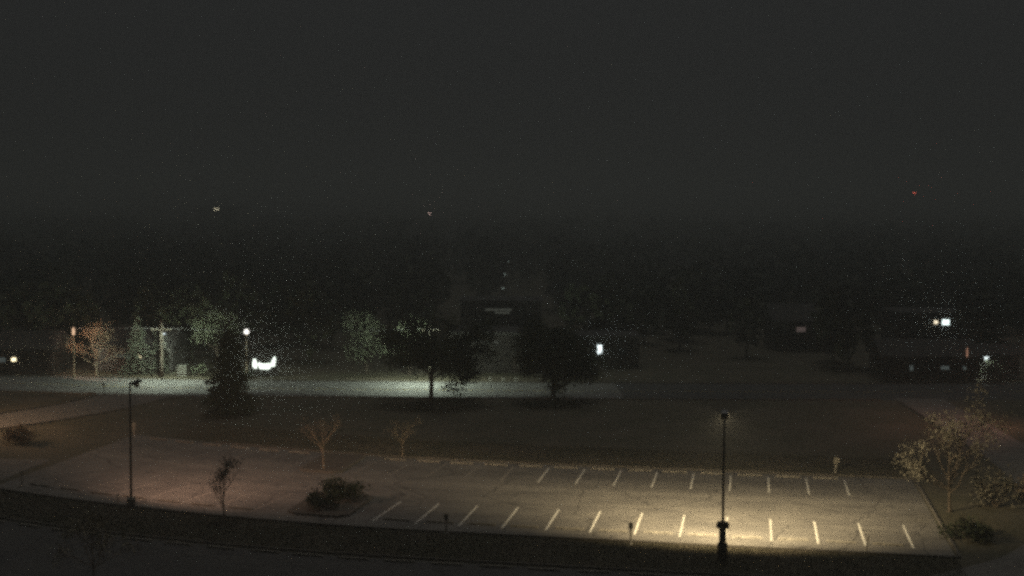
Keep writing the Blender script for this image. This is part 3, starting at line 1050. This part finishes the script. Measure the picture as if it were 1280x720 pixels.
L.energy, L.color, L.shadow_soft_size = 900, (.88, 1, .85), .15
lo = bpy.data.objects.new('wall_lamp_light', L)
COL.objects.link(lo); lo.parent = root; lo.location = (-1.75, -2.9, 2.5)

# far things
house('tower_block', 'far block with one small lit window on the skyline, left', (-131.5, 606, 0), (16, 12, 18.6), M['wall_brick'],
      [(.4, 17.6, 2.1, .9, M['far_warm'])] + [(x, z, 1.2, 1.2, GD) for x in (-5, -2, 4, 6) for z in (6, 10, 14)], roof='flat')


def far_lamp(label, loc, H, gm, r):
    root = empty('street_lamp', loc)
    tag(root, label, 'street lamp', 'far street lamps')
    MB().tube([(0, 0, -.1), (0, 0, H - .2)], [.12, .07], 8).build('pole', M['galv'], root)
    MB().tube([(0, 0, H - .3), (0, -.6, H + .08), (0, -1.3, H + .1)], .05, 6).build('arm', M['galv'], root)
    MB().box((0, -1.5, H + .06), (r * 1.6, .7, .2), None, .8).build('lamp_head', M['galv'], root)
    MB().tube_z((0, -1.5, H - .045 - r), [(r * .4, 0), (r, r * .6), (r, r)], 10).build('lens', gm, root)


far_lamp('far pinkish lamp near the skyline, left of centre', (-30.6, 500, 0), 17.2, M['far_pink'], .42)
far_lamp('nearest of three faint lamps in a column above the dim strips', (-1.5, 228, 0), 6.6, M['far_lamp'], .22)
far_lamp('middle one of three faint lamps in a column above the dim strips', (-1.4, 262, 0), 7.2, M['far_lamp'], .24)
far_lamp('topmost and greenest of three faint lamps in a column above the dim strips', (-1.0, 318, 0), 7.4, M['far_lamp'], .26)

root = empty('radio_mast', (178.5, 602, 0))
tag(root, 'slender mast with a red beacon on the skyline, right', 'mast')
m = MB()
Hm = 26.2
leg = [(math.cos(a) * .45, math.sin(a) * .45) for a in (.5, 2.6, 4.7)]
for x, y in leg: m.tube([(x * 1.6, y * 1.6, 0), (x * .5, y * .5, Hm)], .05, 5)
for k in range(20):
    z0, z1 = Hm * k / 20, Hm * (k + 1) / 20
    f0, f1 = 1.6 - 1.1 * k / 20, 1.6 - 1.1 * (k + 1) / 20
    for i in range(3):
        a, b = leg[i], leg[(i + 1) % 3]
        m.tube([(a[0] * f0, a[1] * f0, z0), (b[0] * f1, b[1] * f1, z1)], .025, 3, cap=False)
m.build('lattice', M['galv'], root)
MB().tube_z((0, 0, Hm), [(.3, .002), (.42, .1), (.42, .6), (.25, .85), (.05, .95)], 12).build('beacon', M['beacon'], root, smooth=True)

# ------------------------------------------------------------------ the wood behind: one mass
SITES = [(-59, 163, 9), (-46, 167, 9), (-2.6, 168, 10), (-1.6, 205, 11), (11.6, 174, 9), (61.5, 196, 11), (42.4, 196, 9), (49.4, 162, 9), (58.6, 163, 6), (-131.5, 606, 14), (-30.6, 500, 6),
         (-1.5, 228, 5), (-1.4, 262, 5), (-1, 318, 5), (178.5, 602, 6)]


def wood():
    rg = np.random.default_rng(5)
    bands = [(171, 260, 290, 7.5, 10.5, 150), (260, 450, 420, 9, 13, 70), (450, 800, 700, 11, 15.5, 36), (800, 1000, 500, 12, 17, 26), (1000, 1200, 420, 7, 12, 22)]
    Vs, Ts = [], []
    for y0, y1, n, h0, h1, cards in bands:
        for k in range(n):
            y = rg.uniform(y0, y1)
            x = rg.uniform(-1, 1) * min(.43 * y + 35, 640)
            H = rg.uniform(h0, h1)
            bad = False
            for sx, sy, rr in SITES:
                if abs(x - sx) < rr + 3 and abs(y - sy) < rr * .6 + 3: bad = True; break
                wv = 1.3 if sy > 190 else .9
                if y < sy < 400 and abs(x - sx * y / sy) < wv + 2.5: bad = True; break
            if bad: continue
            zb = 0.0
            if y > 960: zb = 6 * min(1, (y - 960) / 150)
            R = H * rg.uniform(.24, .36)
            th, ph = rg.uniform(0, 6.283, cards), np.arccos(rg.uniform(-1, 1, cards))
            rr = rg.uniform(.45, 1.05, cards) ** .5
            lump = 1 + .22 * np.sin(3 * th + rg.uniform(0, 6)) * np.sin(2 * ph + rg.uniform(0, 6))
            px = x + R * rr * lump * np.sin(ph) * np.cos(th)
            py = y + R * rr * lump * np.sin(ph) * np.sin(th)
            pz = zb + H * .58 + H * .42 * rr * lump * np.cos(ph)
            s = R * rg.uniform(.12, .26, cards) * (1 + 40 / cards)
            a = rg.normal(0, 1, (cards, 3)); a /= np.linalg.norm(a, axis=1)[:, None]
            b = np.cross(a, rg.normal(0, 1, (cards, 3))); b /= np.linalg.norm(b, axis=1)[:, None]
            c = np.stack([px, py, pz], 1)
            a *= s[:, None]; b *= s[:, None] * .7
            Vs.append(np.stack([c - a, c + b - a * .2, c + a, c - b - a * .1], 1).reshape(-1, 3))
            t = .02 * H
            q = []
            for (dx, dy) in ((t, 0), (0, t)):
                q += [(x - dx, y - dy, zb - .3), (x + dx, y + dy, zb - .3), (x + dx * .5, y + dy * .5, zb + H * .7), (x - dx * .5, y - dy * .5, zb + H * .7)]
            Vs.append(np.array(q))
    V = np.concatenate(Vs)
    n = len(V) // 4
    me = bpy.data.meshes.new('woodland')
    me.vertices.add(4 * n); me.vertices.foreach_set('co', V.ravel())
    me.loops.add(4 * n); me.loops.foreach_set('vertex_index', np.arange(4 * n))
    me.polygons.add(n); me.polygons.foreach_set('loop_start', np.arange(0, 4 * n, 4))
    me.update(calc_edges=True)
    me.materials.append(M['wood_mass'])
    o = bpy.data.objects.new('woodland', me)
    COL.objects.link(o)
    tag(o, 'dark mass of woodland filling the view from the road to the skyline', 'woodland', kind='stuff')


wood()

# ------------------------------------------------------------------ haze added to lift the blacks
m = MB().box((0, 602, 18), (1400, 1310, 38))
hz = m.build('haze', bpy.data.materials.new('lift_haze'))
tag(hz, 'thin haze added over the whole scene to lift its blacks', 'haze', kind='stuff')
hm = hz.data.materials[0]
hm.use_nodes = True
n, l = hm.node_tree.nodes, hm.node_tree.links
n.clear()
pv = n.new('ShaderNodeVolumePrincipled')
pv.inputs['Color'].default_value = (.95, .98, .96, 1)
pv.inputs['Density'].default_value = HAZE_DENSITY
pv.inputs['Anisotropy'].default_value = HAZE_ANISO
om = n.new('ShaderNodeOutputMaterial')
l.new(pv.outputs[0], om.inputs['Volume'])
